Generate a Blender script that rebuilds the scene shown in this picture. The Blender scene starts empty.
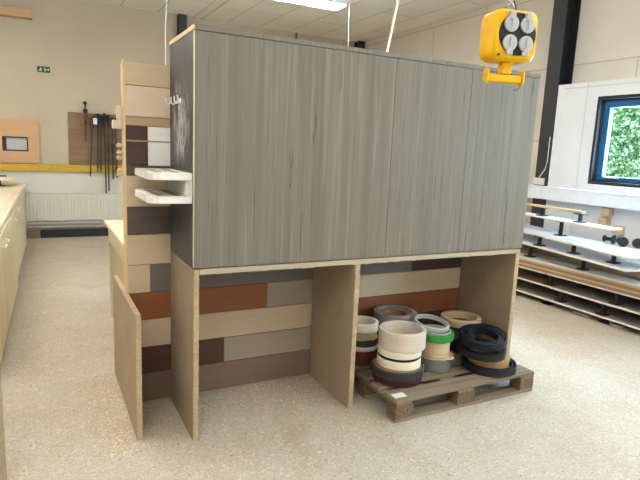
import bpy, bmesh, math, random
from mathutils import Vector, Matrix, Quaternion
random.seed(7)
S = bpy.context.scene
C = S.collection
PI = math.pi

# ------------------------------------------------------------------ camera
CAMF = 538.83
cam_d = bpy.data.cameras.new('camera'); cam = bpy.data.objects.new('camera', cam_d); C.objects.link(cam)
yaw, pitch, roll = 0.4841, 0.1657, -0.0433
fw = Vector((math.sin(yaw)*math.cos(pitch), math.cos(yaw)*math.cos(pitch), -math.sin(pitch)))
rt = Vector((math.cos(yaw), -math.sin(yaw), 0)); dn = fw.cross(rt)
r2 = rt*math.cos(roll)+dn*math.sin(roll); d2 = -rt*math.sin(roll)+dn*math.cos(roll)
M = Matrix((r2, -d2, -fw)).transposed().to_4x4(); M.translation = Vector((-0.6941, -2.7072, 1.6))
cam.matrix_world = M
cam_d.sensor_width = 36; cam_d.lens = CAMF*36/640; cam_d.clip_start = 0.05
S.camera = cam

# ------------------------------------------------------------------ world, sun, daylight, exposure
S.view_settings.view_transform = 'Standard'; S.view_settings.look = 'None'
S.view_settings.gamma = 1; S.view_settings.use_curve_mapping = False
S.view_settings.exposure = 1.0
w = bpy.data.worlds.new('world'); S.world = w; w.use_nodes = True
bgn = w.node_tree.nodes['Background']; bgn.inputs[0].default_value = (1.0, 0.97, 0.93, 1); bgn.inputs[1].default_value = 0.62
sun_d = bpy.data.lights.new('sun', 'SUN'); sun_d.energy = 9.0; sun_d.angle = 0.02; sun_d.color = (1, .95, .86)
sun = bpy.data.objects.new('sun', sun_d); C.objects.link(sun)
sun.rotation_euler = Vector((0.5, 0.1, -0.95)).to_track_quat('-Z', 'Y').to_euler()
LAMP = 15.5          # radiance of the fluorescent diffusers
def window_light(y, z, sy, sz, e):
    d = bpy.data.lights.new('window_daylight', 'AREA'); d.shape = 'RECTANGLE'; d.size = sy; d.size_y = sz
    d.energy = e; d.color = (.78, .89, 1.0)
    o = bpy.data.objects.new('window_daylight', d); C.objects.link(o); o.location = (5.19, y, z)
    o.rotation_euler = Vector((-1, 0, .22)).to_track_quat('-Z', 'Y').to_euler()
    return o
window_light(0.62, 1.85, 1.5, .85, 105)
window_light(-2.6, 1.85, 1.5, .85, 105)  # daylight lamp at an unseen window, added to light the room

# ------------------------------------------------------------------ material helpers
def lin(c):
    c = c/255.0
    return c/12.92 if c <= .04045 else ((c+.055)/1.055)**2.4
def rgb(r, g, b): return (lin(r), lin(g), lin(b), 1)
class NT:
    def __init__(s, name, rough=.6, metal=0, spec=.4):
        s.m = bpy.data.materials.new(name); s.m.use_nodes = True; s.t = s.m.node_tree
        s.b = s.t.nodes['Principled BSDF']; s.b.inputs['Roughness'].default_value = rough
        s.b.inputs['Metallic'].default_value = metal; s.b.inputs['Specular IOR Level'].default_value = spec
    def n(s, typ, **kw):
        nd = s.t.nodes.new(typ)
        for k, v in kw.items():
            if k in nd.inputs: nd.inputs[k].default_value = v
            else: setattr(nd, k, v)
        return nd
    def l(s, a, b): s.t.links.new(a, b)
    def coord(s, scale=(1, 1, 1), rnd=False, rot=(0, 0, 0), world=False):
        tc = s.n('ShaderNodeTexCoord'); mp = s.n('ShaderNodeMapping')
        mp.inputs['Scale'].default_value = scale; mp.inputs['Rotation'].default_value = rot
        src = tc.outputs['Object']
        if world:
            src = s.n('ShaderNodeNewGeometry').outputs['Position']
        if rnd:
            oi = s.n('ShaderNodeObjectInfo'); mu = s.n('ShaderNodeVectorMath', operation='SCALE')
            cx = s.n('ShaderNodeCombineXYZ'); s.l(oi.outputs['Random'], cx.inputs[0]); s.l(oi.outputs['Random'], cx.inputs[1]); s.l(oi.outputs['Random'], cx.inputs[2])
            s.l(cx.outputs[0], mu.inputs[0]); mu.inputs['Scale'].default_value = 37.0
            ad = s.n('ShaderNodeVectorMath', operation='ADD'); s.l(src, ad.inputs[0]); s.l(mu.outputs[0], ad.inputs[1]); src = ad.outputs[0]
        s.l(src, mp.inputs['Vector']); return mp.outputs[0]
    def noise(s, vec, scale, detail=4, rough=.55, dist=0):
        nd = s.n('ShaderNodeTexNoise'); nd.inputs['Scale'].default_value = scale; nd.inputs['Detail'].default_value = detail
        nd.inputs['Roughness'].default_value = rough; nd.inputs['Distortion'].default_value = dist
        s.l(vec, nd.inputs['Vector']); return nd.outputs['Fac']
    def ramp(s, fac, stops, interp='LINEAR'):
        r = s.n('ShaderNodeValToRGB'); cr = r.color_ramp; cr.interpolation = interp
        while len(cr.elements) < len(stops): cr.elements.new(.5)
        for e, (pos, col) in zip(cr.elements, stops): e.position = pos; e.color = col
        s.l(fac, r.inputs[0]); return r.outputs[0]
    def mix(s, fac, a, b, mode='MIX'):
        m = s.n('ShaderNodeMix', data_type='RGBA', blend_type=mode)
        for sock, v in ((0, fac), (6, a), (7, b)):
            if isinstance(v, (float, int, tuple)): m.inputs[sock].default_value = v
            else: s.l(v, m.inputs[sock])
        return m.outputs[2]
    def base(s, c):
        if isinstance(c, tuple): s.b.inputs['Base Color'].default_value = c
        else: s.l(c, s.b.inputs['Base Color'])
    def bump(s, fac, strength=.2, dist=.01):
        bp = s.n('ShaderNodeBump'); bp.inputs['Strength'].default_value = strength; bp.inputs['Distance'].default_value = dist
        s.l(fac, bp.inputs['Height']); s.l(bp.outputs[0], s.b.inputs['Normal'])
def sc(c, k): return (c[0]*k, c[1]*k, c[2]*k, 1)

def plain(name, c, rough=.55, metal=0, var=.12, scale=18, spec=.4):
    t = NT(name, rough, metal, spec); v = t.coord(rnd=True)
    f = t.noise(v, scale, 3); t.base(t.ramp(f, [(.3, sc(c, 1-var)), (.7, sc(c, 1+var*.6))])); return t.m
def wood(name, c, c2, axis='X', fine=60, long=2.0, rough=.55, contrast=1.0):
    t = NT(name, rough, 0, .3)
    s_ = {'X': (long, fine, fine), 'Y': (fine, long, fine), 'Z': (fine, fine, long)}[axis]
    v = t.coord(s_, rnd=True); f = t.noise(v, 1.0, 4, .6, .4)
    s2 = {'X': (long*.4, fine*.18, fine*.18), 'Y': (fine*.18, long*.4, fine*.18), 'Z': (fine*.18, fine*.18, long*.4)}[axis]
    v2 = t.coord(s2, rnd=True); f2 = t.noise(v2, 1.0, 2, .5, .8)
    a = t.ramp(f, [(.35, c2), (.62, c)])
    b = t.ramp(f2, [(.3, c2), (.7, c)])
    t.base(t.mix(.5, a, b)); t.bump(f, .06); return t.m
def chipboard(name, c, dark, light):
    t = NT(name, .85, 0, .2); v = t.coord(rnd=True)
    vo = t.n('ShaderNodeTexVoronoi'); vo.inputs['Scale'].default_value = 230; t.l(v, vo.inputs['Vector'])
    sp = t.n('ShaderNodeSeparateColor'); t.l(vo.outputs['Color'], sp.inputs[0])
    base = t.ramp(sp.outputs[0], [(0, dark), (.25, c), (.8, c), (1, light)])
    f = t.noise(v, 6, 3); t.base(t.mix(t.ramp(f, [(.35, (0, 0, 0, 1)), (.7, (.35, .35, .35, 1))]), base, dark)); t.bump(sp.outputs[0], .15, .002); return t.m

# ------------------------------------------------------------------ materials
def make_floor():
    t = NT('speckled_floor', .8, 0, .25); v = t.coord(world=True)
    big = t.noise(v, .55, 4, .6); mid = t.noise(v, 2.6, 5, .65); fin = t.noise(v, 60, 4, .75); fin2 = t.noise(v, 24, 3, .7)
    base = t.ramp(big, [(.3, rgb(178, 168, 151)), (.7, rgb(187, 180, 169))])
    base = t.mix(t.ramp(mid, [(.45, (0, 0, 0, 1)), (.75, (.7, .7, .7, 1))]), base, rgb(170, 154, 132))
    base = t.mix(t.ramp(fin, [(.46, (0, 0, 0, 1)), (.70, (.55, .55, .55, 1))]), base, rgb(146, 127, 106))
    base = t.mix(t.ramp(fin2, [(.30, (.4, .4, .4, 1)), (.46, (0, 0, 0, 1))]), base, rgb(216, 205, 190))
    def dots(scale, r0, r1, lo, amt, col, base, ch):
        vo = t.n('ShaderNodeTexVoronoi'); vo.inputs['Scale'].default_value = scale; t.l(v, vo.inputs['Vector'])
        sp = t.n('ShaderNodeSeparateColor'); t.l(vo.outputs['Color'], sp.inputs[0])
        dot = t.ramp(vo.outputs['Distance'], [(r0, (1, 1, 1, 1)), (r1, (0, 0, 0, 1))])
        sel = t.ramp(sp.outputs[ch], [(lo, (0, 0, 0, 1)), (min(lo+.25, 1), (amt, amt, amt, 1))])
        return t.mix(t.mix(1.0, dot, sel, 'MULTIPLY'), base, col)
    base = dots(110, .2, .42, .55, .7, rgb(226, 216, 200), base, 0)
    base = dots(95, .16, .34, .62, .8, rgb(108, 86, 66), base, 1)
    base = dots(22, .07, .13, .7, .9, rgb(112, 92, 70), base, 2)
    st = t.noise(t.coord((1.2, .6, 1), world=True), 2.3, 5, .7)
    base = t.mix(t.ramp(st, [(.58, (0, 0, 0, 1)), (.8, (.4, .4, .4, 1))]), base, rgb(150, 120, 92))
    t.base(base); t.bump(fin, .08, .003); return t.m
def make_wall(name, c, c2, pw=0, ph=0, axis='Y', joint=None, off=0.0):
    t = NT(name, .85, 0, .2); v = t.coord(world=True)
    f = t.noise(v, 1.1, 5, .6); base = t.ramp(f, [(.3, c2), (.7, c)])
    if pw:
        br = t.n('ShaderNodeTexBrick'); br.offset = off; br.inputs['Scale'].default_value = 1
        br.inputs['Brick Width'].default_value = pw; br.inputs['Row Height'].default_value = ph
        br.inputs['Mortar Size'].default_value = .008; br.inputs['Color1'].default_value = (1, 1, 1, 1); br.inputs['Color2'].default_value = (.93, .93, .93, 1)
        br.inputs['Mortar'].default_value = joint or (.55, .5, .45, 1)
        se = t.n('ShaderNodeSeparateXYZ'); t.l(v, se.inputs[0]); cb = t.n('ShaderNodeCombineXYZ')
        a, b = {'Y': (1, 2), 'X': (0, 2), 'C': (1, 0)}[axis]
        t.l(se.outputs[a], cb.inputs[0]); t.l(se.outputs[b], cb.inputs[1]); t.l(cb.outputs[0], br.inputs['Vector'])
        base = t.mix(1.0, base, br.outputs['Color'], 'MULTIPLY')
    t.base(base); return t.m
def make_grey_doors():
    t = NT('grey_woodgrain', .55, 0, .25)
    f = t.noise(t.coord((42, 12, .8), rnd=True), 1, 4, .6, .4)
    f2 = t.noise(t.coord((7, 7, .25), rnd=True), 1, 3, .55, .6)
    f4 = t.noise(t.coord((150, 30, 2.5), rnd=True), 1, 3, .6, .2)
    a = t.ramp(f, [(.35, rgb(107, 102, 91)), (.65, rgb(126, 120, 109))])
    b = t.ramp(f2, [(.3, rgb(102, 98, 88)), (.7, rgb(131, 124, 113))])
    c = t.mix(.5, a, b)
    c = t.mix(t.ramp(f4, [(.35, (.4, .4, .4, 1)), (.6, (0, 0, 0, 1))]), c, rgb(104, 100, 89))
    f3 = t.noise(t.coord((34, 12, .7), rnd=True), 1, 3, .5, 2.2)
    c = t.mix(t.ramp(f3, [(.655, (0, 0, 0, 1)), (.69, (.8, .8, .8, 1)), (.70, (.8, .8, .8, 1)), (.735, (0, 0, 0, 1))]), c, rgb(62, 58, 52))
    f5 = t.noise(t.coord((30, 12, .5), rnd=True), 1, 2, .5, 1.2)
    c = t.mix(t.ramp(f5, [(.60, (0, 0, 0, 1)), (.68, (.4, .4, .4, 1)), (.75, (0, 0, 0, 1))]), c, rgb(148, 142, 130))
    t.base(c); return t.m
def make_dark_side():
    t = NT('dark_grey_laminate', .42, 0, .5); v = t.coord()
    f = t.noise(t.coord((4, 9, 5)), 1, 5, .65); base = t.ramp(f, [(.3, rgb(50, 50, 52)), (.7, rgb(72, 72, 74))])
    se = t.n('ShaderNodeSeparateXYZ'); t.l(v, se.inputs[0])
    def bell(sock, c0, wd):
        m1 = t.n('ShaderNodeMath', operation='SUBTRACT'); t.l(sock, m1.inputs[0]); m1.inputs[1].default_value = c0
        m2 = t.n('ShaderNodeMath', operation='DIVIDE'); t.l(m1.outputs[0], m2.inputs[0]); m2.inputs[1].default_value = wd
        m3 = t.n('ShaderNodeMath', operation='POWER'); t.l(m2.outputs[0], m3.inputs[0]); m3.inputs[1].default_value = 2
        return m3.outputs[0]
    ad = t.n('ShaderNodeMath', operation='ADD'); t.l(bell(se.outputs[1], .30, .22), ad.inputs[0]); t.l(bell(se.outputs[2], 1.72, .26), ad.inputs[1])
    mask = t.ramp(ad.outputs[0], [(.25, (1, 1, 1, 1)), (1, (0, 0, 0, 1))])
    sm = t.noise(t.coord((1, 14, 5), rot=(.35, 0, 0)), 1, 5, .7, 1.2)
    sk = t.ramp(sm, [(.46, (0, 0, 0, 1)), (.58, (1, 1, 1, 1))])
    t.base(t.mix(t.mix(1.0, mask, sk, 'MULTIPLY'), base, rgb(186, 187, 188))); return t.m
MT = {}
MT['floor'] = make_floor()
MT['wall_back'] = make_wall('painted_beige_wall', rgb(190, 179, 158), rgb(182, 171, 150))
MT['wall_low'] = make_wall('painted_white_wall', rgb(214, 211, 202), rgb(204, 200, 190))
MT['wall_right'] = make_wall('wall_boards', rgb(226, 218, 208), rgb(218, 209, 198), 2.4, .92, 'Y', (.72, .68, .62, 1), .5)
MT['lining'] = make_wall('white_lining', rgb(220, 223, 227), rgb(213, 216, 220), 1.6, 2.45, 'Y', (.8, .78, .74, 1), 0)
MT['ceiling'] = make_wall('ceiling_boards', rgb(242, 238, 228), rgb(235, 230, 219), 2.4, .6, 'C', (.62, .55, .47, 1), .5)
MT['white'] = plain('white_paint', rgb(216, 221, 228), .5, var=.04)
MT['yellow_wood'] = plain('yellow_paint', rgb(194, 158, 50), .5, var=.1)
MT['steel_black'] = plain('black_steel', rgb(34, 35, 38), .5, .0, .2)
MT['steel_grey'] = plain('dark_grey_steel', rgb(52, 54, 57), .5, .0, .2)
MT['grey_doors'] = make_grey_doors()
MT['dark_side'] = make_dark_side()
MT['edge'] = plain('pale_edge_band', rgb(214, 203, 180), .6)
MT['maple'] = wood('maple_veneer', rgb(214, 190, 155), rgb(203, 177, 140), 'X', 40)
MT['chip'] = chipboard('chipboard', rgb(168, 149, 124), rgb(144, 124, 100), rgb(186, 169, 145))
MT['chip_edge'] = chipboard('raw_chipboard_edge', rgb(178, 157, 126), rgb(142, 119, 90), rgb(202, 184, 154))
MT['chip_face'] = chipboard('planed_chipboard', rgb(158, 140, 117), rgb(142, 124, 102), rgb(172, 155, 132))
def sample(nm, c, k=.9, fine=45): return wood(nm, rgb(*c), sc(rgb(*c), k), 'X', fine, 1.5)
MT['s_beige'] = sample('beige_sample', (200, 181, 152))
MT['s_pink'] = sample('pale_pink_beige_sample', (212, 194, 170), .95)
MT['s_tan'] = sample('tan_sample', (180, 155, 122))
MT['s_brown'] = sample('dark_brown_sample', (80, 61, 53), .75)
MT['s_tanlight'] = sample('support_board_wood', (170, 157, 136), .95)
MT['s_white'] = plain('white_sample', rgb(232, 232, 230), .4, var=.02)
MT['s_greybrown'] = sample('grey_brown_sample', (94, 83, 76), .8)
MT['s_red'] = sample('red_brown_sample', (146, 90, 54), .8)
MT['s_darkred'] = sample('dark_red_brown_sample', (90, 62, 50), .75)
MT['s_grey'] = sample('grey_sample', (112, 106, 98), .88)
MT['s_greybeige'] = sample('grey_beige_sample', (158, 148, 130), .94)
MT['s_taupe'] = sample('taupe_sample', (128, 108, 92), .85)
MT['pine'] = wood('pine', rgb(222, 192, 148), rgb(208, 174, 128), 'Z', 50)
MT['pine_y'] = wood('pine_lath', rgb(204, 180, 146), rgb(184, 158, 122), 'Y', 50)
MT['pallet'] = wood('weathered_pallet_wood', rgb(150, 134, 114), rgb(104, 90, 74), 'X', 35, 1.5, .85)
MT['pallet_y'] = wood('weathered_pallet_bearer', rgb(140, 121, 98), rgb(96, 80, 62), 'Y', 35, 1.5, .85)
MT['pallet_block'] = chipboard('pallet_block_chip', rgb(120, 98, 76), rgb(78, 60, 46), rgb(152, 130, 104))
MT['plastic_white'] = plain('white_plastic', rgb(222, 220, 214), .35, var=.03)
MT['plastic_black'] = plain('black_plastic', rgb(26, 27, 31), .45, var=.2)
MT['plastic_bluegrey'] = plain('blue_grey_plastic', rgb(58, 66, 82), .4, var=.15)
MT['yellow'] = plain('yellow_plastic', rgb(232, 178, 2), .45, var=.04, spec=.3)
MT['socket_grey'] = plain('light_grey_plastic', rgb(176, 178, 180), .4, var=.04)
MT['chrome'] = plain('zinc_metal', rgb(170, 172, 175), .3, .9, .05)
MT['mdf'] = wood('orange_mdf', rgb(200, 163, 126), rgb(192, 154, 117), 'X', 30)
MT['brownboard'] = wood('brown_board', rgb(140, 114, 88), rgb(120, 95, 72), 'X', 40)
MT['cream'] = wood('cream_birch', rgb(216, 204, 170), rgb(200, 186, 150), 'Z', 30)
MT['worktop'] = wood('beech_worktop', rgb(224, 212, 190), rgb(208, 192, 166), 'Y', 30)
MT['radiator'] = plain('radiator_enamel', rgb(212, 209, 196), .45, var=.04)
MT['white_board'] = plain('white_board_face', rgb(222, 228, 236), .4, var=.03)
MT['board_edge'] = plain('pale_board_edge', rgb(222, 214, 200), .6, var=.05)
MT['grey_board'] = plain('grey_board', rgb(146, 140, 132), .6, var=.08)
MT['brown_layer'] = wood('brown_layered_board', rgb(158, 133, 105), rgb(134, 110, 84), 'Y', 60)
MT['red'] = plain('red_paint', rgb(120, 40, 34), .45)
MT['green_sign'] = plain('green_sign', rgb(12, 74, 46), .5, var=.05)
MT['cable_dark'] = plain('dark_cable', rgb(40, 40, 42), .5)
MT['cable_cream'] = plain('cream_hose', rgb(214, 200, 172), .6, var=.05)
MT['cable_white'] = plain('white_cable', rgb(220, 216, 206), .5, var=.04)
def tapemat(name, c, var=.1, rough=.55):
    t = NT(name, rough, 0, .35); v = t.coord((1, 1, 90)); f = t.noise(t.coord((6, 6, 160)), 1, 2)
    c = rgb(*c); t.base(t.ramp(f, [(.3, sc(c, 1-var)), (.7, sc(c, 1+var*.5))])); return t.m
TP = {k: tapemat('tape_'+k, c) for k, c in dict(white=(232, 226, 212), beige_white=(204, 192, 178), cream=(226, 218, 196), black=(20, 20, 23), anthracite=(52, 49, 51), burgundy=(66, 26, 32),
      brown=(146, 110, 80), grey=(128, 126, 122), green=(48, 128, 52), lightgrey=(168, 168, 166), beige=(192, 168, 134), tan=(200, 178, 140), midgrey=(118, 116, 114), redbrown=(104, 52, 38), navy=(24, 26, 36), orange=(170, 132, 84), darkgrey=(70, 70, 74)).items()}
def emis(name, c, s):
    t = NT(name); t.b.inputs['Emission Color'].default_value = c; t.b.inputs['Emission Strength'].default_value = s; t.base((.9, .9, .9, 1)); return t.m
MT['tube'] = emis('lit_diffuser', (1.0, .945, .88, 1), LAMP)
gl = NT('window_glass', .02); gl.b.inputs['Base Color'].default_value = (.80, .93, .97, 1)
for nd in list(gl.t.nodes):
    if nd.type == 'BSDF_PRINCIPLED': gl.t.nodes.remove(nd)
tr = gl.n('ShaderNodeBsdfTransparent'); tr.inputs[0].default_value = (.84, .97, 1.0, 1); go = gl.n('ShaderNodeBsdfGlossy'); go.inputs['Roughness'].default_value = .03
mx = gl.n('ShaderNodeMixShader'); mx.inputs[0].default_value = .06
gl.l(tr.outputs[0], mx.inputs[1]); gl.l(go.outputs[0], mx.inputs[2])
gl.l(mx.outputs[0], [n for n in gl.t.nodes if n.type == 'OUTPUT_MATERIAL'][0].inputs[0]); MT['glass'] = gl.m
MT['blue_frame'] = plain('blue_paint', rgb(22, 92, 140), .4, var=.05)
MT['black_frame'] = plain('black_window_frame', rgb(30, 33, 40), .45)
lf = NT('hedge_leaf', .5, 0, .4); f_ = lf.noise(lf.coord(world=True), 6, 3); lf.base(lf.ramp(f_, [(.3, rgb(128, 170, 130)), (.7, rgb(190, 220, 182))])); MT['leaf'] = lf.m
MT['lawn'] = plain('lawn_grass', rgb(110, 140, 80), .9, var=.2, scale=4)
MT['paving'] = plain('outdoor_paving', rgb(170, 165, 158), .9)

# ------------------------------------------------------------------ mesh helpers
class MB:
    def __init__(s): s.bm = bmesh.new()
    def box(s, x0, x1, y0, y1, z0, z1, mat=None):
        g = bmesh.ops.create_cube(s.bm, size=1)
        for v in g['verts']:
            v.co = Vector(((x0+x1)/2+v.co.x*(x1-x0), (y0+y1)/2+v.co.y*(y1-y0), (z0+z1)/2+v.co.z*(z1-z0)))
        if mat is not None: bmesh.ops.transform(s.bm, matrix=mat, verts=g['verts'])
        return s
    def cyl(s, a, b, r, seg=16, r2=None):
        a = Vector(a); b = Vector(b); d = b-a
        g = bmesh.ops.create_cone(s.bm, cap_ends=True, segments=seg, radius1=r, radius2=r if r2 is None else r2, depth=d.length)
        m = Matrix.Translation((a+b)/2) @ d.to_track_quat('Z', 'Y').to_matrix().to_4x4()
        bmesh.ops.transform(s.bm, matrix=m, verts=g['verts']); return s
    def sphere(s, c, r, sx=1, sy=1, sz=1):
        g = bmesh.ops.create_uvsphere(s.bm, u_segments=14, v_segments=9, radius=r)
        for v in g['verts']: v.co = Vector((c[0]+v.co.x*sx, c[1]+v.co.y*sy, c[2]+v.co.z*sz))
        return s
    def ring(s, c, ro, ri, z0, z1, seg=40, bev=.004, mat=None):
        prof = [(ri, z0), (ro-bev, z0), (ro, z0+bev), (ro, z1-bev), (ro-bev, z1), (ri, z1)]
        rows = []
        for i in range(seg):
            a = 2*PI*i/seg; rows.append([s.bm.verts.new((c[0]+r*math.cos(a), c[1]+r*math.sin(a), z)) for r, z in prof])
        for i in range(seg):
            A, B = rows[i], rows[(i+1) % seg]
            for k in range(len(prof)):
                k2 = (k+1) % len(prof); s.bm.faces.new((A[k], B[k], B[k2], A[k2]))
        if mat is not None: bmesh.ops.transform(s.bm, matrix=mat, verts=[v for r in rows for v in r])
        return s
    def tube(s, pts, r, seg=8, closed=False):
        pts = [Vector(q) for q in pts]; n = len(pts); rings = []
        up = Vector((0, 0, 1))
        for i, q in enumerate(pts):
            if closed: d = pts[(i+1) % n]-pts[i-1]
            else: d = pts[min(i+1, n-1)]-pts[max(i-1, 0)]
            d.normalize(); ref = up if abs(d.dot(up)) < .95 else Vector((1, 0, 0))
            u = d.cross(ref).normalized(); v = d.cross(u)
            rings.append([s.bm.verts.new(q+(u*math.cos(2*PI*k/seg)+v*math.sin(2*PI*k/seg))*r) for k in range(seg)])
        for i in range(n if closed else n-1):
            A, B = rings[i], rings[(i+1) % n]
            for k in range(seg): s.bm.faces.new((A[k], A[(k+1) % seg], B[(k+1) % seg], B[k]))
        if not closed: s.bm.faces.new(rings[0][::-1]); s.bm.faces.new(rings[-1])
        return s
    def prism(s, poly, z0, z1, mat=None):
        a = [s.bm.verts.new((x, y, z0)) for x, y in poly]; b = [s.bm.verts.new((x, y, z1)) for x, y in poly]
        s.bm.faces.new(a[::-1]); s.bm.faces.new(b); n = len(poly)
        for i in range(n): s.bm.faces.new((a[i], a[(i+1) % n], b[(i+1) % n], b[i]))
        if mat is not None: bmesh.ops.transform(s.bm, matrix=mat, verts=a+b)
        return s
    def ribbon(s, rows, th):      # rows: list of (centre, outward, up half-height) -> band of tape standing on edge
        return s
    def build(s, name, m, parent=None, bevel=0, smooth=False, loc=None):
        bmesh.ops.recalc_face_normals(s.bm, faces=s.bm.faces[:])
        me = bpy.data.meshes.new(name); s.bm.to_mesh(me); s.bm.free(); me.materials.append(m)
        o = bpy.data.objects.new(name, me); C.objects.link(o)
        if loc is not None: o.location = loc
        if parent is not None: o.parent = parent
        if smooth:
            for p in me.polygons: p.use_smooth = True
            me.set_sharp_from_angle(angle=math.radians(38))
        if bevel:
            bv = o.modifiers.new('bevel', 'BEVEL'); bv.width = bevel; bv.segments = 2; bv.limit_method = 'ANGLE'
        return o
def tag(o, label, cat, group=None):
    o['label'] = label; o['category'] = cat
    if group: o['group'] = group
    return o
def thing(name, label, cat, loc=(0, 0, 0), rz=0, group=None):
    o = bpy.data.objects.new(name, None); o.empty_display_size = .1; C.objects.link(o); o.location = loc; o.rotation_euler = (0, 0, rz)
    return tag(o, label, cat, group)
def struct(o): o['kind'] = 'structure'; return o
def copy_tree(o, parent=None):
    c = o.copy(); C.objects.link(c)
    if parent is not None: c.parent = parent
    for ch in list(o.children): copy_tree(ch, c)
    return c

# ------------------------------------------------------------------ the setting
XW, XL, YB, ZC = 5.22, 4.98, 7.10, 3.77
struct(MB().box(-4.2, XW+.25, -6, YB+.15, -.12, 0).build('floor', MT['floor']))
struct(MB().box(-4.2, XW+.25, -6, YB+.15, ZC, ZC+.15).build('ceiling', MT['ceiling']))
wb = MB(); wb.box(-4.2, XW+.25, YB, YB+.15, 1.06, ZC); wb = struct(wb.build('wall_back', MT['wall_back']))
struct(MB().box(-4.2, XW+.25, YB, YB+.15, 0, 1.06).build('wall_back_lower', MT['wall_low'], wb))
struct(MB().box(-4.2, -4.05, -6, YB, 0, ZC).build('wall_left', MT['wall_low']))
# right wall: upper boards, and the thicker white lining with the window opening
WY0, WY1, WZ0, WZ1 = -.10, 1.45, 1.345, 2.33
wy0, wy1 = -3.35, -1.8
wr = MB(); wr.box(XW, XW+.25, -6, YB, 2.5, ZC); wr.box(XW, XW+.25, 2.0, YB, 0, 2.5)
wr = struct(wr.build('wall_right', MT['wall_right']))
ln = MB()
ln.box(XL, XW+.04, -6, 2.0, 0, WZ0); ln.box(XL, XW+.04, -6, 2.0, WZ1, 2.5)
ln.box(XL, XW+.04, WY1, 2.0, WZ0, WZ1); ln.box(XL, XW+.04, wy1, WY0, WZ0, WZ1); ln.box(XL, XW+.04, -6, wy0, WZ0, WZ1)
struct(ln.build('wall_right_lining', MT['lining'], wr))
struct(MB().box(XL-.006, XL-.0005, 1.915, 2.0, 1.272, 2.5).build('lining_corner_strip', MT['white'], wr))
# white box rail running under the window
t1 = MB(); t1.box(4.84, XL, -6, 2.0, 1.115, 1.255); t1.box(4.84, 4.975, 2.0, 3.4, 1.115, 1.255); t1.box(4.832, XL, -6, 2.0, 1.255, 1.272); t1.box(4.832, 4.975, 2.0, 3.4, 1.255, 1.272)
struct(t1.build('trim_1', MT['white'], bevel=.004))
# yellow rail on the back wall
t2 = MB(); t2.box(-4.0, 4.9, YB-.05, YB, 1.065, 1.185); struct(t2.build('trim_2', MT['yellow_wood'], bevel=.003))

def make_window(name, y0, y1, z0, z1):
    fx0, fx1 = 5.02, 5.09
    f = MB(); t = .05
    f.box(fx0, fx1, y0, y1, z0, z0+t); f.box(fx0, fx1, y0, y1, z1-t, z1); f.box(fx0, fx1, y0, y0+t, z0+t, z1-t); f.box(fx0, fx1, y1-t, y1, z0+t, z1-t)
    f.box(XL-.008, fx0, y0, y0+.035, z0, z1); f.box(XL-.008, fx0, y1-.035, y1, z0, z1); f.box(XL-.008, fx0, y0+.035, y1-.035, z0, z0+.035); f.box(XL-.008, fx0, y0+.035, y1-.035, z1-.035, z1)
    fr = struct(f.build(name, MT['black_frame'], bevel=.003))
    s = MB(); a, b, c, d = y0+t, y1-t, z0+t, z1-t; t = .075; q0, q1 = 5.035, 5.10
    s.box(q0, q1, a, b, c, c+t*.6); s.box(q0, q1, a, b, d-t, d); s.box(q0, q1, a, a+t, c+t*.6, d-t); s.box(q0, q1, b-t, b, c+t*.6, d-t)
    so = s.build('window_sash', MT['blue_frame'], fr, .006); so['kind'] = 'structure'
    g = MB(); g.box(5.066, 5.072, a+t, b-t, c+t*.6, d-t); go_ = g.build('window_pane', MT['glass'], fr); go_['kind'] = 'structure'
    h = MB(); h.cyl((5.02, b-.28, c+.03), (5.02, b-.10, c+.03), .008); h.cyl((5.02, b-.10, c+.03), (5.036, b-.10, c+.03), .01); h.cyl((5.02, b-.28, c+.03), (5.036, b-.28, c+.03), .01)
    ho = h.build('window_handle', MT['chrome'], fr, smooth=True); ho['kind'] = 'structure'
make_window('window_1', WY0, WY1, WZ0, WZ1)
make_window('window_2', wy0, wy1, WZ0, WZ1)  # unseen window, put in with its daylight lamp

# steel columns: H sections; black web and rear flange paint in the recess shade
def h_column(label, x, y, wx, wy, z0, z1, web='X', name='steel_column'):
    r = thing(name, label, 'column', (x, y, z0)); h = z1-z0; t = .012
    if web == 'X':    # web runs along X, flanges face X
        MB().box(-wx/2, -wx/2+t, -wy/2, wy/2, 0, h).build('flange', MT['steel_grey'], r)
        MB().box(wx/2-t, wx/2, -wy/2, wy/2, 0, h).build('flange', MT['steel_black'], r)
        MB().box(-wx/2+t, wx/2-t, -t/2, t/2, 0, h).build('web', MT['steel_black'], r)
    else:
        MB().box(-wx/2, wx/2, -wy/2, -wy/2+t, 0, h).build('flange', MT['steel_grey'], r)
        MB().box(-wx/2, wx/2, wy/2-t, wy/2, 0, h).build('flange', MT['steel_black'], r)
        MB().box(-t/2, t/2, -wy/2+t, wy/2-t, 0, h).build('web', MT['steel_black'], r)
    return r
h_column('tall dark steel column against the right wall beside the window', 5.10, 2.115, .238, .20, 0, ZC)
h_column('dark steel column on back wall behind top left of grey cabinet', 1.585, YB-.06, .14, .12, 0, ZC, 'Y')
h_column('short visible top of black steel column in far right corner', 5.13, YB-.075, .16, .15, 0, ZC, 'Y')

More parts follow.
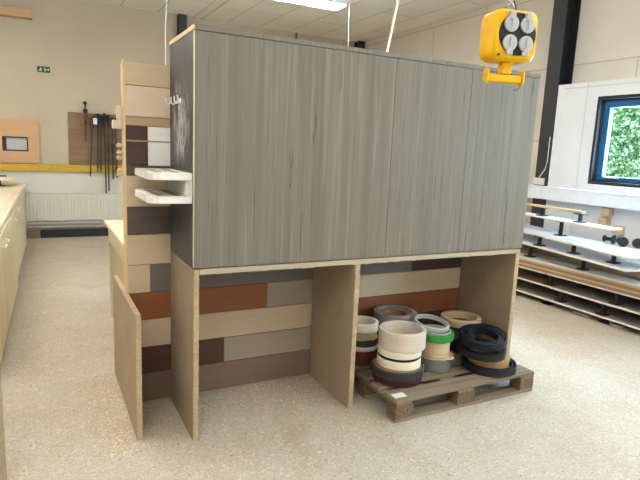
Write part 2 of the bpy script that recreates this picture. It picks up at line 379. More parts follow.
# outside: lawn and hedge
ow = MB().box(XW+.25, 16, -9, 12, -.12, -.0).build('lawn', MT['lawn']); struct(ow)
hb = MB()
hr = thing('hedge', 'light green leafy hedge outside the window', 'hedge', (8.2, 1.2, 0))
core = bmesh.new()
MB().box(-.35, .6, -6, 6, 0, 2.6).build('hedge_core', plain('hedge_shade', rgb(88, 128, 84), .8), hr)
lv = bmesh.new()
for i in range(26000):
    y = random.uniform(-3.2, 3.4); z = random.uniform(.3, 2.72) ; x = -.35-random.random()*.22
    q = Quaternion((random.gauss(0, 1), random.gauss(0, 1), random.gauss(0, 1), random.gauss(0, 1))).normalized()
    s = random.uniform(.022, .04); c = Vector((x, y, z))
    vs = [lv.verts.new(c+q @ Vector(k)*s) for k in ((-1, 0, 0), (-.1, -.5, .12), (1, 0, 0), (-.1, .5, .12))]
    lv.faces.new(vs)
k = MB(); k.bm.free(); k.bm = lv; lo = k.build('hedge_foliage', MT['leaf'], hr); lo['kind'] = 'stuff'

# ------------------------------------------------------------------ ceiling lamps: first one in view, the rest added to light the room
def ceiling_lamp(label, x, y, z, pendant=False):
    r = thing('ceiling_lamp', label, 'lamp', (x, y, z))
    h = MB(); L = .62; h.box(-L, L, -.16, .16, .02, .09); h.build('housing', MT['white'], r, .008)
    MB().box(-L+.01, L-.01, -.15, .15, 0, .0195).build('diffuser', MT['tube'], r, .004)
    if pendant: MB().box(-L+.01, L-.01, -.15, .15, .0905, .11).build('added_uplight', MT['tube'], r, .004)  # upward glow added on the unseen lamps to brighten the ceiling
    for s in (-1, 1): MB().cyl((s*.4, 0, .09), (s*.4, 0, ZC-z-.0005), .006).build('hanger', MT['cable_dark'], r)
    return r
ceiling_lamp('long white fluorescent lamp hanging just under the ceiling above the cabinet', 2.62, 4.42, 3.60)
ceiling_lamp('unseen added fill lamp above the aisle beside the sample wall', -1.2, 1.6, 2.95, True)  # this and the next three: unseen pendants added as fill
ceiling_lamp('unseen added fill lamp above the front of the grey cabinet', 2.4, 1.0, 3.1, True)
ceiling_lamp('unseen added fill lamp above the near aisle at left', -1.2, -1.9, 2.95, True)
ceiling_lamp('unseen added fill lamp above the near floor at right', 2.6, -2.2, 2.95, True)
ceiling_lamp('unseen added fill lamp above the far left counter', -1.7, 4.4, 3.45, True)  # added out of view to lift the back wall and counter

# ------------------------------------------------------------------ grey cabinet on chipboard legs
W, H, HB, D = 2.372, 2.15, .965, .555
cb = thing('display_cabinet', 'large grey woodgrain cabinet raised on chipboard leg panels in the middle', 'cabinet', (0, 0, 0))
MB().box(.002, W-.002, .0205, D, H, H+.02).box(.0, W, -.004, .0205, H-.004, H+.02).build('top_panel', MT['grey_doors'], cb)
MB().box(-.004, .0015, -.004, D, H-.002, H+.0205).build('top_edge_band', MT['maple'], cb)
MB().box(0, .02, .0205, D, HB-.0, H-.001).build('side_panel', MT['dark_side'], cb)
MB().box(W-.02, W, .0205, D, HB, H-.001).build('side_panel', MT['grey_doors'], cb)
MB().box(.0205, W-.0205, .0205, D, HB-.005, HB+.02).build('bottom_panel', MT['chip'], cb)
MB().box(.0205, W-.0205, D-.02, D-.001, HB+.021, H-.001).build('back_panel', MT['chip'], cb)
xs_ = (0, 1.186, 1.77, W)
for i in range(3):
    d = MB().box(xs_[i]+.0014, xs_[i+1]-.0014, 0, .02, HB+.003, H-.006).build('door', MT['grey_doors'], cb, .001)
    if i == 0:
        MB().box(-.0012, .0008, 0, .02, HB+.003, H-.006).build('edge_band', MT['edge'], d)
# support rail under the doors, with a ragged chipped lower edge
def ragged_strip(x0, x1, y0, y1, z0, z1, name, m, parent, amp=.006, step=.012):
    bm = bmesh.new(); n = int((x1-x0)/step); R = []
    for i in range(n+1):
        x = x0+(x1-x0)*i/n; zz = z0+(random.random()**9)*amp*(-1)
        R.append([bm.verts.new(c) for c in ((x, y0, zz), (x, y1, z0), (x, y1, z1), (x, y0, z1))])
    for A, B in zip(R, R[1:]):
        for k in range(4): bm.faces.new((A[k], B[k], B[(k+1) % 4], A[(k+1) % 4]))
    bm.faces.new(R[0]); bm.faces.new(R[-1][::-1])
    k = MB(); k.bm.free(); k.bm = bm; return k.build(name, m, parent)
ragged_strip(.0325, W-.05, .004, D, .930, HB-.006, 'support_board', MT['s_tanlight'], cb, .006, .02)
def leg_panel(x0, x1, zt, name='leg_panel'):
    l = MB().box(x0, x1, .006, D, 0, zt).build(name, MT['chip_face'], cb)
    bm = bmesh.new(); n = 90; R = []        # rough raw front edge
    for i in range(n+1):
        z = zt*i/n; j = lambda: random.uniform(-.0035, .0012)
        R.append([bm.verts.new(c) for c in ((x0-j()*.6, .006, z), (x0+.001+random.random()*.002, .0+random.random()*.003, z), (x1-.001-random.random()*.002, .0+random.random()*.003, z), (x1+j()*.6, .006, z))])
    for A, B in zip(R, R[1:]):
        for k in range(3): bm.faces.new((A[k], A[k+1], B[k+1], B[k]))
    bm.faces.new(R[0]); bm.faces.new(R[-1])
    k = MB(); k.bm.free(); k.bm = bm; k.build('raw_edge', MT['chip_edge'], l)
    return l
leg_panel(0, .03, HB-.006); leg_panel(.982, 1.016, .929); leg_panel(2.324, 2.36, HB-.006)

# small white hooks on the dark side
def hook(label, y, z, n, name='coat_hook'):
    r = thing(name, label, 'hook', (0, y, z))
    MB().box(-.004, -.0005, -.012*n, .012*n, -.008, .014).build('base_plate', MT['plastic_white'], r, .001)
    for i in range(n):
        yy = (i-(n-1)/2)*.085
        MB().tube([(-.004, yy*.35, .003), (-.014, yy*.8, -.014), (-.022, yy, -.016), (-.029, yy, -.006), (-.031, yy, .022)], .0042).build('prong', MT['plastic_white'], r, smooth=True)
    return r
hook('single small white coat hook near back edge of dark side panel', .53, 1.835, 1)
hook('row of three small white coat hooks on the middle of the dark side panel', .31, 1.83, 3, 'coat_hook')

# two white trays with grooves
tr_ = thing('tray_shelf', 'white two-tier plastic tray shelf fixed to the dark cabinet side', 'shelf', (0, 0, 1.30))
def tray_poly(o=0): return [(-.001, .03+o), (-.165, .03+o), (-.195+o*.5, .045+o), (-.215+o, .09+o), (-.215+o, .47-o), (-.20+o, .50-o), (-.001, .50-o)]
for z in (0, .118):
    m = MB(); m.prism(tray_poly(), z, z+.030); t0 = m.build('tray', MT['plastic_white'], tr_, .003)
    m = MB()
    m.prism([(-.001, .03), (-.165, .03), (-.195, .045), (-.17, .06), (-.001, .06)], z+.0302, z+.037)
    m.box(-.215, -.170, .085, .47, z+.0302, z+.037); m.box(-.205, -.001, .475, .50, z+.0302, z+.037)
    m.box(-.125, -.088, .06, .475, z+.0302, z+.037); m.box(-.040, -.001, .06, .475, z+.0302, z+.037)
    m.build('rib', MT['plastic_white'], t0, .002)
    for a, b in ((-.169, -.126), (-.087, -.041)): MB().box(a, b, .062, .473, z+.0301, z+.0325).build('groove', MT['s_tan'], t0)
m = MB(); m.box(-.008, -.001, .05, .50, .038, .117)
for i in range(13): m.box(-.030, -.008, .055+i*.035, .067+i*.035, .038, .117)
m.build('ribbed_back', MT['plastic_white'], tr_)
m = MB(); m.box(-.014, -.001, .03, .049, .038, .117); m.build('end_bracket', MT['plastic_white'], tr_)

# ------------------------------------------------------------------ wall of wood samples behind the cabinet
sw = thing('sample_wall', 'tall panel covered with wood and laminate sample boards behind the grey cabinet', 'panel', (0, .585, 0))
MB().box(-.245, 2.36, .0, .018, 0, 2.045).build('backing_panel', MT['chip'], sw)
MB().box(-.258, -.2455, -.012, .024, 0, 2.05).build('edge_strip', MT['pine'], sw)
MB().box(-.256, -.21, .0245, .075, 0, 2.03).build('rear_post', MT['pine'], sw)
MB().box(-.209, 2.3, .0185, .0595, 1.85, 1.95).build('cross_rail', MT['pine'], sw)
MB().box(-.209, 2.3, .0185, .0595, .3, .4).build('cross_rail', MT['pine'], sw)
rows = [(1.915, 2.043, [(-.245, .05, 's_beige')]), (1.743, 1.913, [(-.245, .05, 's_pink')]), (1.692, 1.741, [(-.245, .05, 's_tan')]),
        (1.609, 1.690, [(-.245, -.125, 's_brown'), (-.123, .05, 's_white')]), (1.466, 1.602, [(-.245, -.125, 's_brown'), (-.123, .05, 's_white')]),
        (1.406, 1.464, [(-.245, .05, 's_greybrown')]), (1.226, 1.404, [(-.245, .05, 's_beige')]), (1.060, 1.224, [(-.245, .05, 's_greybrown')]),
        (.877, 1.058, [(-.245, .05, 's_beige')]), (.704, .875, [(-.245, -.118, 's_beige'), (-.116, 1.0, 's_grey'), (1.002, 1.84, 's_grey'), (1.842, 2.36, 's_brown')]),
        (.532, .702, [(-.245, .645, 's_red'), (.647, 1.0, 's_greybeige'), (1.002, 2.36, 's_beige')]),
        (.357, .530, [(-.245, 1.0, 's_beige'), (1.002, 2.36, 's_red')]), (.187, .355, [(-.245, .349, 's_darkred'), (.351, 1.0, 's_greybeige'), (1.002, 2.36, 's_darkred')]),
        (.002, .185, [(-.245, .9, 's_taupe'), (.902, 2.36, 's_taupe')])]
COLN = dict(s_beige='beige wood sample board', s_pink='pale pinkish beige sample board', s_tan='narrow tan sample board', s_brown='dark brown sample board', s_white='white sample board', s_greybrown='dark grey-brown sample board',
            s_grey='grey sample board', s_red='red-brown sample board', s_greybeige='grey-beige sample board', s_darkred='dark reddish brown sample board', s_taupe='taupe sample board')
for z0, z1, bs in rows:
    for a, b, k in bs:
        o = MB().box(a, b, -.012, -.0003, z0+.001, z1-.001).build('sample_board', MT[k], sw); o['label'] = COLN[k]
MB().box(-.245, .05, -.018, -.0003, 1.6022, 1.6088).build('thin_lath', MT['s_tan'], sw)
# bits on the rear post
for i, (x0, x1, z0, z1) in enumerate([(-.285, -.2565, 1.72, 1.80), (-.31, -.2565, 1.67, 1.718)]):
    MB().box(x0, x1, .03, .072, z0, z1).build('peg_block', MT['s_pink'], sw, .002)
for z in (1.575, 1.535, 1.505, 1.43, 1.41):
    o = MB().cyl((-.2565, .05, z), (-.272, .05, z), .012).sphere((-.276, .05, z), .015).build('peg_knob', MT['s_beige'], sw, smooth=True)

# ------------------------------------------------------------------ low chipboard panel at the left
lp = thing('chipboard_panel', 'low bare chipboard panel standing on edge left of the sample wall', 'panel', (-.258, .123, 0))
MB().box(-.015, .013, .005, .96, 0, .70).build('board', MT['chip'], lp)
MB().box(-.015, .013, 0, .0048, 0, .70).build('raw_edge', MT['chip_edge'], lp)
MB().box(-.015, .013, .005, .96, .7002, .704).build('raw_edge', MT['chip_edge'], lp)

# workbench behind the sample wall
wbn = thing('workbench', 'pale workbench partly hidden behind left edge of the sample wall', 'workbench', (-.18, 1.12, 0))
MB().box(0, 1.6, 0, 1.4, .85, .885).build('worktop', MT['worktop'], wbn, .004)
for y in (.02, 1.28): MB().box(.03, 1.5, y, y+.03, 0, .8495).build('leg_panel', MT['cream'], wbn)
MB().box(.02, .045, .06, 1.26, .72, .849).build('apron', MT['cream'], wbn)
MB().box(.05, .07, .06, 1.1, .0, .71).build('side_panel', MT['s_beige'], wbn)

# ------------------------------------------------------------------ pallet and edge-band rolls
pl = thing('pallet', 'weathered wooden pallet under the cabinet holding rolls of edge tape', 'pallet', (1.15, -.27, 0))
PL, PW = 1.168, .8
for y in (0, .34, .70):
    MB().box(0, PL, y, y+.10, 0, .022).build('bottom_board', MT['pallet'], pl, .003)
    for x, wx in ((0, .13), (.48, .145), (PL-.125, .125)):
        MB().box(x, x+wx, y, y+.10, .0225, .0995).build('block', MT['pallet_block'], pl, .004)
for x, wx in ((0, .12), (.485, .13), (PL-.125, .125)): MB().box(x, x+wx, 0, PW, .1, .121).build('bearer', MT['pallet_y'], pl, .003)
for y0, y1 in ((0, .135), (.195, .285), (.335, .465), (.515, .615), (.665, .80)):
    MB().box(0, PL, y0, y1, .1215, .143).build('deck_board', MT['pallet'], pl, .003)
# splash of white on the corner of the front board
MB().box(.015, .10, .03, .085, .1432, .1442).build('paper_scrap', MT['plastic_white'], pl)

ZD = .1435
def tape_roll(label, x, y, z, ro, ri, h, tape, core=None, corei=None, tilt=None, corez=None, group='rolls of edge tape on the pallet'):
    r = thing('tape_roll', label, 'tape roll', (x, y, z), 0, group)
    if tilt: r.rotation_euler = tilt
    MB().ring((0, 0), ro, ri, 0, h).build('tape', TP[tape], r, smooth=True)
    if core: MB().ring((0, 0), ri-.0005, corei or ri-.012, .0, (corez or h-.004), bev=.001).build('core', TP[core], r, smooth=True)
    return r
def sheet(label, x, y, z, r_, tape, bump=.02):
    bm = bmesh.new(); n = 28; top = []; bot = []
    for i in range(n):
        a = 2*PI*i/n; rr = r_+bump*(random.random()-.3)
        top.append((x+rr*math.cos(a), y+rr*math.sin(a))); 
    k = MB(); k.prism(top, z, z+.004); o = k.build('paper_disc', TP[tape]); return tag(o, label, 'paper disc')
# front stack
X1, Y1 = 1.35, .01
tape_roll('burgundy tape roll at the bottom of the front left stack', X1, Y1, ZD, .162, .09, .045, 'burgundy', 'brown')
rr = tape_roll('wide anthracite tape roll with brown face in the front left stack', X1-.005, Y1, ZD+.0455, .172, .157, .055, 'anthracite', 'brown', .08, corez=.056)
mm = Matrix.Rotation(-.50, 4, 'Z')
MB().box(.1722, .1742, -.012, .012, -.0, .055, mm).build('white_label', MT['plastic_white'], rr)
tape_roll('lower cream white tape roll below the black one in the front stack', X1+.005, Y1, ZD+.102, .143, .085, .055, 'cream')
tape_roll('thin black tape roll between two cream rolls in the front stack', X1+.005, Y1, ZD+.1575, .140, .085, .017, 'black')
tape_roll('upper cream white tape roll above the black one in the front stack', X1+.005, Y1, ZD+.175, .143, .085, .045, 'cream')
tape_roll('large pale beige open tape roll on top of the front stack', X1+.02, Y1, ZD+.2205, .153, .128, .12, 'beige_white')
# left stack beside the middle leg
X2, Y2 = 1.285, .36
tape_roll('dark red brown tape roll at the foot of the stack beside the middle leg', X2, Y2, ZD, .115, .06, .10, 'redbrown')
tape_roll('thin white tape roll in the stack beside the middle leg', X2, Y2, ZD+.1005, .115, .06, .03, 'white')
tape_roll('dark grey tape roll in the stack beside the middle leg', X2, Y2, ZD+.131, .112, .06, .05, 'darkgrey')
sheet('wavy beige paper disc in the stack beside the middle leg', X2, Y2, ZD+.1815, .112, 'tan')
tape_roll('beige tape roll under the small white roll beside the middle leg', X2, Y2, ZD+.186, .104, .06, .045, 'beige')
tape_roll('small white open tape roll on top of the stack beside the middle leg', X2, Y2, ZD+.2315, .112, .092, .06, 'white')
# back grey roll on a stack
X3, Y3 = 1.585, .395
tape_roll('dark roll at the bottom of the back stack', X3, Y3, ZD, .125, .07, .12, 'anthracite')
tape_roll('brown roll in the middle of the back stack', X3, Y3, ZD+.1205, .125, .07, .13, 'redbrown')
tape_roll('wide grey tape roll with brown core at the back of the pallet', X3, Y3, ZD+.251, .158, .122, .07, 'grey', 'brown', .09, corez=.055)
# green and grey stack
X4, Y4 = 1.70, .07
tape_roll('mid grey tape roll at the bottom of the stack with green roll', X4, Y4, ZD, .118, .06, .09, 'midgrey')
sheet('beige paper disc jutting out under the tan roll and green roll', X4+.01, Y4, ZD+.0905, .12, 'tan', .03)
tape_roll('taupe tape roll just above the paper disc in the green stack', X4, Y4, ZD+.095, .105, .06, .025, 'beige')
tape_roll('tan tape roll right under the green tape roll', X4, Y4, ZD+.1205, .102, .06, .09, 'tan')
tape_roll('bright green tape roll with light grey inside on the stack', X4, Y4, ZD+.211, .124, .104, .052, 'green', 'lightgrey', .096, corez=.06)
tape_roll('light grey tape roll leaning on the green roll', X4-.004, Y4+.05, ZD+.285, .125, .108, .03, 'lightgrey', tilt=Quaternion((.95, .3, 0), math.radians(9)).to_euler())
# right back stack
X5, Y5 = 2.135, .30
tape_roll('black tape roll at the bottom of the right back stack', X5, Y5, ZD, .11, .06, .10, 'navy')
tape_roll('dark grey tape roll under the beige roll at right back', X5, Y5, ZD+.1005, .12, .07, .095, 'darkgrey')
tape_roll('wide beige tape roll on top of the right back stack', X5, Y5, ZD+.196, .152, .12, .055, 'beige')
tape_roll('black tape roll between green stack and black coils', 1.93, .33, ZD, .075, .055, .15, 'navy')
# loose black coils in front
def loose_coil(label, x, y, z, turns, r0, r1, h, tape, tilt, lift=0, sx=1.0, ph=0):
    bm = bmesh.new(); n = int(turns*44); R = []
    for i in range(n+1):
        u = i/n; a = ph+2*PI*turns*u; r = r0+(r1-r0)*u+.006*math.sin(a*1.7); zz = lift*u
        ca, sa = math.cos(a)*sx, math.sin(a); th = .0032
        R.append([bm.verts.new(c) for c in (((r-th)*ca, (r-th)*sa, zz), ((r+th)*ca, (r+th)*sa, zz), ((r+th)*ca, (r+th)*sa, zz+h), ((r-th)*ca, (r-th)*sa, zz+h))])
    for A, B in zip(R, R[1:]):
        for k in range(4): bm.faces.new((A[k], A[(k+1) % 4], B[(k+1) % 4], B[k]))
    bm.faces.new(R[0][::-1]); bm.faces.new(R[-1])
    k = MB(); k.bm.free(); k.bm = bm; o = k.build('tape_coil', TP[tape], smooth=True, loc=(x, y, z)); o.rotation_euler = tilt
    return tag(o, label, 'tape coil', 'loose black tape coils on the pallet')
X6, Y6 = 2.06, -.07
loose_coil('flat black tape coil lying lowest at the right end of the pallet', X6+.01, Y6-.005, ZD, 4, .155, .190, .050, 'navy', (0, 0, 0))
ro_ = tape_roll('orange brown tape roll inside the black tape coils', X6+.012, Y6, ZD+.0005, .142, .09, .092, 'orange', 'brown')
mm = Matrix.Rotation(-.5, 4, 'Z'); MB().box(.1425, .1445, -.03, .03, .052, .0915, mm).build('white_label', MT['plastic_white'], ro_)
loose_coil('wide black tape coil stacked on the orange roll', X6-.05, Y6+.02, ZD+.102, 7, .112, .172, .045, 'black', (.02, .03, .2), .0)
loose_coil('tilted dark blue-black tape coil on top of the black coils', X6-.03, Y6+.03, ZD+.180, 9, .104, .160, .052, 'navy', Quaternion((.8, -.6, 0), math.radians(9)).to_euler(), .006, ph=1)
# pale blue bag under the pallet
bg = bmesh.new(); bmesh.ops.create_icosphere(bg, subdivisions=3, radius=1)
for v in bg.verts:
    k_ = 1+.18*math.sin(v.co.x*7+v.co.y*5)*math.cos(v.co.z*9+v.co.y*3); v.co = Vector((v.co.x*.085*k_, v.co.y*.07*k_, max(-.9, v.co.z)*.042*k_+.040))
k = MB(); k.bm.free(); k.bm = bg; bo = k.build('plastic_bag', plain('pale_blue_plastic', rgb(168, 182, 196), .35), smooth=True, loc=(2.09, -.05, .0)); tag(bo, 'crumpled pale blue plastic bag lying on the floor inside the pallet', 'bag')

# ------------------------------------------------------------------ hanging yellow socket cube
sk = thing('power_socket_cube', 'yellow hanging power socket box with four grey flaps in front of the cabinet', 'socket', (1.022, -1.055, 1.945), math.radians(-13))
hw, dp = .098, .125
def rrect(w_, h_, r_, n=6):
    pts = []
    for cx, cy, a0 in ((w_-r_, h_-r_, 0), (-w_+r_, h_-r_, 90), (-w_+r_, -h_+r_, 180), (w_-r_, -h_+r_, 270)):
        for i in range(n+1):
            a = math.radians(a0+90*i/n); pts.append((cx+r_*math.cos(a), cy+r_*math.sin(a)))
    return pts
bm = bmesh.new(); rings = []
for y, w_, h_, r_ in ((0, hw*.88, hw*.88, .03), (-.006+.0, hw*.95, hw*.95, .033), (.018, hw, hw, .035), (.105, hw, hw, .035), (.120, hw*.95, hw*.95, .033), (.126, hw*.88, hw*.88, .03)):
    yy = {0: 0}.get(y, y); yy = max(yy, 0) if y > 0 else (0.0 if y == 0 else .006)
    rings.append([bm.verts.new((x, yy, z+.14)) for x, z in rrect(w_, h_, r_)])
for A, B in zip(rings, rings[1:]):
    n = len(A)
    for i in range(n): bm.faces.new((A[i], A[(i+1) % n], B[(i+1) % n], B[i]))
bm.faces.new(rings[0]); bm.faces.new(rings[-1][::-1])
k = MB(); k.bm.free(); k.bm = bm; k.build('body', MT['yellow'], sk, smooth=True)
pt = MB().cyl((0, -.006, .142), (0, -.0005, .142), .082, 40).build('socket_plate', MT['plastic_black'], sk, smooth=True)
for sx in (-1, 1):
    for sz in (-1, 1):
        fl = MB(); fl.cyl((sx*.036, -.017, .142+sz*.036), (sx*.036, -.0065, .142+sz*.036), .031, 28)
        fl.box(sx*.036-.013, sx*.036+.013, -.020, -.0065, .142+sz*.036+(.012 if sz > 0 else -.046), .142+sz*.036+(.046 if sz > 0 else -.012))
        f_o = fl.build('socket_flap', MT['socket_grey'], sk, .002)
        MB().box(sx*.036-.004, sx*.036+.004, -.024, -.0205, .142+sz*.036-.02, .142+sz*.036+.02).build('flap_rib', MT['socket_grey'], f_o, .001)
MB().cyl((-.075, -.002, .06), (-.075, 0.004, .06), .005, 10).build('screw', MT['steel_black'], sk)
h = MB(); h.box(-.022, .022, .045, .085, -.005, .043); h.build('hook_stem', MT['yellow'], sk, .005)
cr = MB().box(-.076, .076, .05, .08, -.038, -.0055); cr.build('cradle_bar', MT['yellow'], sk, .008)
for sx in (-1, 1):
    e = MB(); xa, xb = sorted((sx*.0766, sx*.088)); e.cyl((xa, .065, -.026), (xb, .065, -.026), .019, 20).box(xa, xb, .046, .084, -.026, -.002).cyl((xa, .065, -.002), (xb, .065, -.002), .019, 20)
    e.build('cradle_end', MT['yellow'], sk, .004, True)
hk = MB(); hk.tube([(-.02, .065, .236), (-.016, .065, .262), (0, .065, .278), (.016, .065, .262), (.02, .065, .236)], .004); hk.build('hanging_eye', MT['chrome'], sk, smooth=True)
ch = MB()
zt = ZC-.005-1.945; z = .274; i = 0
while z < zt:
    L = .034; zz = min(z+L, zt+.003)
    pts = []
    for q in range(12):
        a = 2*PI*q/12; u = .011*math.cos(a); vv = (z+zz)/2+ (L/2+.004)*math.sin(a)
        pts.append((u if i % 2 == 0 else 0, .065+(0 if i % 2 == 0 else u), vv))
    ch.tube(pts, .003, 5, True); z += L; i += 1
ch.build('chain', MT['chrome'], sk)
# curly supply cable from the ceiling to the back of the box
pts = []
for i in range(160):
    u = i/159; zz = ZC-1.945-.005-u*(ZC-1.93-.16); a = u*26
    pts.append((.068+.024*math.cos(a)*min(1, 6*u), .165+.024*math.sin(a)*min(1, 6*u), zz))
pts += [(.05, .145, .155), (.03, .1275, .15)]
MB().tube(pts, .003, 6).build('supply_cable', MT['cable_dark'], sk)
pts = [(.05, .1265, .06), (.06, .14, .04), (.075, .14, .015), (.105, .13, -.005), (.125, .12, -.03), (.10, .11, -.055), (.075, .10, -.06)]
MB().tube(pts, .0025, 6).build('cable_tail', MT['cable_dark'], sk)

# ------------------------------------------------------------------ hanging hose, wires, pipe
def hang(name, label, cat, pts, r, m):
    return tag(MB().tube(pts, r, 8).build(name, m, smooth=True), label, cat)
hang('hose', 'cream hose hanging from the ceiling behind the cabinet', 'hose', [(2.70, 2.2, ZC-.001), (2.69, 2.2, 3.4), (2.665, 2.2, 3.1), (2.62, 2.2, 2.85), (2.57, 2.2, 2.6), (2.52, 2.2, 2.3), (2.50, 2.2, 1.9)], .0135, MT['cable_cream'])
hang('hanging_wire', 'thin pale wire hanging from ceiling beside the lamp end', 'wire', [(3.33, 4.36, ZC-.001), (3.335, 4.36, 3.4), (3.345, 4.36, 3.1), (3.35, 4.36, 2.6)], .006, MT['cable_white'])
hang('hanging_wire', 'thin wire hanging from ceiling at top left behind sample wall', 'wire', [(.62, 3.6, ZC-.001), (.615, 3.6, 3.2), (.60, 3.6, 2.8), (.60, 3.6, 2.3)], .006, MT['cable_white'])
hang('wall_pipe', 'thin brown pipe on the back wall above the cabinet top', 'pipe', [(3.75, YB-.03, ZC-.001), (3.75, YB-.03, 0.0)], .025, MT['brownboard'])
hang('ceiling_conduit', 'thin grey conduit running along the ceiling to the back wall', 'conduit', [(1.95, 2.5, ZC-.012), (1.95, YB-.01, ZC-.012)], .010, MT['cable_white'])

# ------------------------------------------------------------------ back wall at left
r = thing('exit_sign', 'small green emergency exit sign high on the back wall', 'sign', (-.56, YB, 2.61))
MB().box(-.09, .09, -.012, 0, 0, .09).build('sign_plate', MT['green_sign'], r)
def flat(polys, name, m, parent, y=-.0125, th=.0015):
    k = MB()
    for pl_ in polys: k.prism(pl_, -th, 0, Matrix.Translation((0, y, 0)) @ Matrix.Rotation(PI/2, 4, 'X'))
    return k.build(name, m, parent)
man = [[(-.045, .062), (-.037, .074), (-.030, .070), (-.036, .060)], [(-.062, .045), (-.04, .060), (-.028, .052), (-.044, .032), (-.05, .03)], [(-.05, .032), (-.035, .03), (-.022, .012), (-.028, .01), (-.040, .024)], [(-.05, .034), (-.058, .018), (-.075, .012), (-.074, .018), (-.062, .024), (-.056, .036)], [(-.034, .054), (-.02, .045), (-.012, .05), (-.014, .053), (-.022, .050), (-.03, .058)]]
flat(man, 'running_figure', MT['plastic_white'], r)
flat([[(0.012, .015), (.024, .015), (.024, .072), (.012, .072)]], 'door_mark', MT['plastic_white'], r)
flat([[(.036, .04), (.062, .04), (.062, .028), (.082, .046), (.062, .064), (.062, .052), (.036, .052)]], 'arrow', MT['plastic_white'], r)

pb = tag(MB().box(-.235, .62, YB-.022, YB-.001, 1.19, 2.03).build('tool_board', MT['brownboard'], None, .003), 'brown wooden tool board on the back wall carrying bar clamps', 'board')
def clamp(label, xt, zt, xb, zb, slide, red=False, y=YB-.07, big=True):
    r = thing('bar_clamp', label, 'clamp', (xt, y, zt), 0, 'bar clamps hanging on the tool board')
    L = zt-zb; dx = xb-xt
    MB().tube([(0, 0, 0), (dx, 0, -L)], .011, 6).build('bar', MT['steel_grey'], r)
    MB().box(-.018, .018, -.085, .02, -.05, .0).box(-.014, .014, -.085, -.06, -.09, -.05).build('fixed_jaw', MT['red'] if red else MT['steel_black'], r, .003)
    s = slide; xs = dx*s
    MB().box(xs-.016, xs+.016, -.085, .018, -L*s-.03, -L*s+.03).build('sliding_jaw', MT['steel_black'], r, .003)
    MB().cyl((xs, -.07, -L*s-.13), (xs, -.07, -L*s-.03), .014).build('handle', MT['red'] if red else MT['steel_black'], r, smooth=True)
    MB().box(-.008, .008, .018, .0475, -.03, -.012).build('hanging_pin', MT['steel_grey'], r)
    return r
clamp('short red bar clamp hanging at the left end of the tool board', .02, 2.0, .02, 1.56, .28, True)
clamp('long slanted bar clamp with the white tag', .13, 1.98, .07, 1.0, .06)
clamp('third bar clamp from left with straight bar', .205, 2.03, .185, 1.08, .05)
clamp('fourth bar clamp from left close behind the third', .25, 2.0, .235, 1.08, .07)
clamp('longest bar clamp reaching down in front of the radiator', .305, 2.04, .31, .72, .05)
clamp('second long bar clamp hanging beside the longest one', .36, 2.02, .355, .76, .05)
clamp('bar clamp with a black jaw halfway down', .42, 1.98, .425, .96, .45)
clamp('rightmost bar clamp half hidden by the sample wall', .48, 1.98, .485, .98, .85)
tg = thing('paper_tag', 'white paper tag hanging on the slanted bar clamp', 'tag', (.155, YB-.175, 1.85)); MB().box(-.03, .03, -.002, 0, 0, .10).build('card', MT['plastic_white'], tg); MB().tube([(0, 0, .1), (-.005, .006, .125), (-.02, .012, .115)], .002, 5).build('string', MT['cable_dark'], tg)
# black screw clamp standing up at top left of the tool board
r = thing('spindle_clamp', 'black screw clamp fixed at the top left corner of the tool board', 'clamp', (.02, YB-.055, 2.02))
MB().cyl((0, 0, .0), (0, 0, .14), .011).build('spindle', MT['steel_black'], r); MB().sphere((0, 0, .165), .028, 1, 1, 1.1).build('knob', MT['plastic_black'], r, smooth=True); MB().box(-.035, .035, -.02, .0245, .012, .07).build('clamp_body', MT['steel_black'], r, .004)

rd = thing('radiator', 'long white panel radiator on the back wall under the yellow rail', 'radiator', (-.92, YB-.11, .0))
m = MB(); m.box(0, 1.75, .0, .06, .275, .70)
m.build('panel', MT['radiator'], rd, .006)
m = MB(); n = 34
for i in range(n): m.box(.03+i*.05, .03+i*.05+.026, -.012, .0, .30, .675)
m.build('flutes', MT['radiator'], rd, .005)
m = MB(); m.box(0, 1.75, -.01, .075, .7003, .712); m.build('top_grille', MT['radiator'], rd, .003)
for x in (.3, 1.4): MB().box(x, x+.04, .06, .109, .35, .65).build('bracket', MT['radiator'], rd)
hang('heating_pipe', 'upper pale heating pipe running under the radiator', 'pipe', [(-3.9, YB-.05, .235), (2.4, YB-.05, .235)], .022, MT['cable_white'])
hang('heating_pipe', 'lower pinkish heating pipe running under the radiator', 'pipe', [(-3.9, YB-.05, .165), (2.4, YB-.05, .165)], .022, plain('pinkish_pipe', rgb(178, 158, 146), .5))
tag(MB().box(-.70, .9, YB-.12, YB-.03, 0, .125).build('black_plank', MT['steel_black'], None, .004), 'black plank lying on the floor below the heating pipes', 'plank')
tag(MB().box(-.95, -.71, YB-.12, YB-.03, 0, .115).build('brown_plank', MT['s_taupe'], None, .004), 'short brown plank on the floor beside the black one', 'plank')
tag(MB().box(-2.4, -.69, YB-.16, YB-.0, 3.37, 3.49).build('wall_plank', MT['mdf'], None, .004), 'orange wooden plank high on the back wall at top left', 'plank')
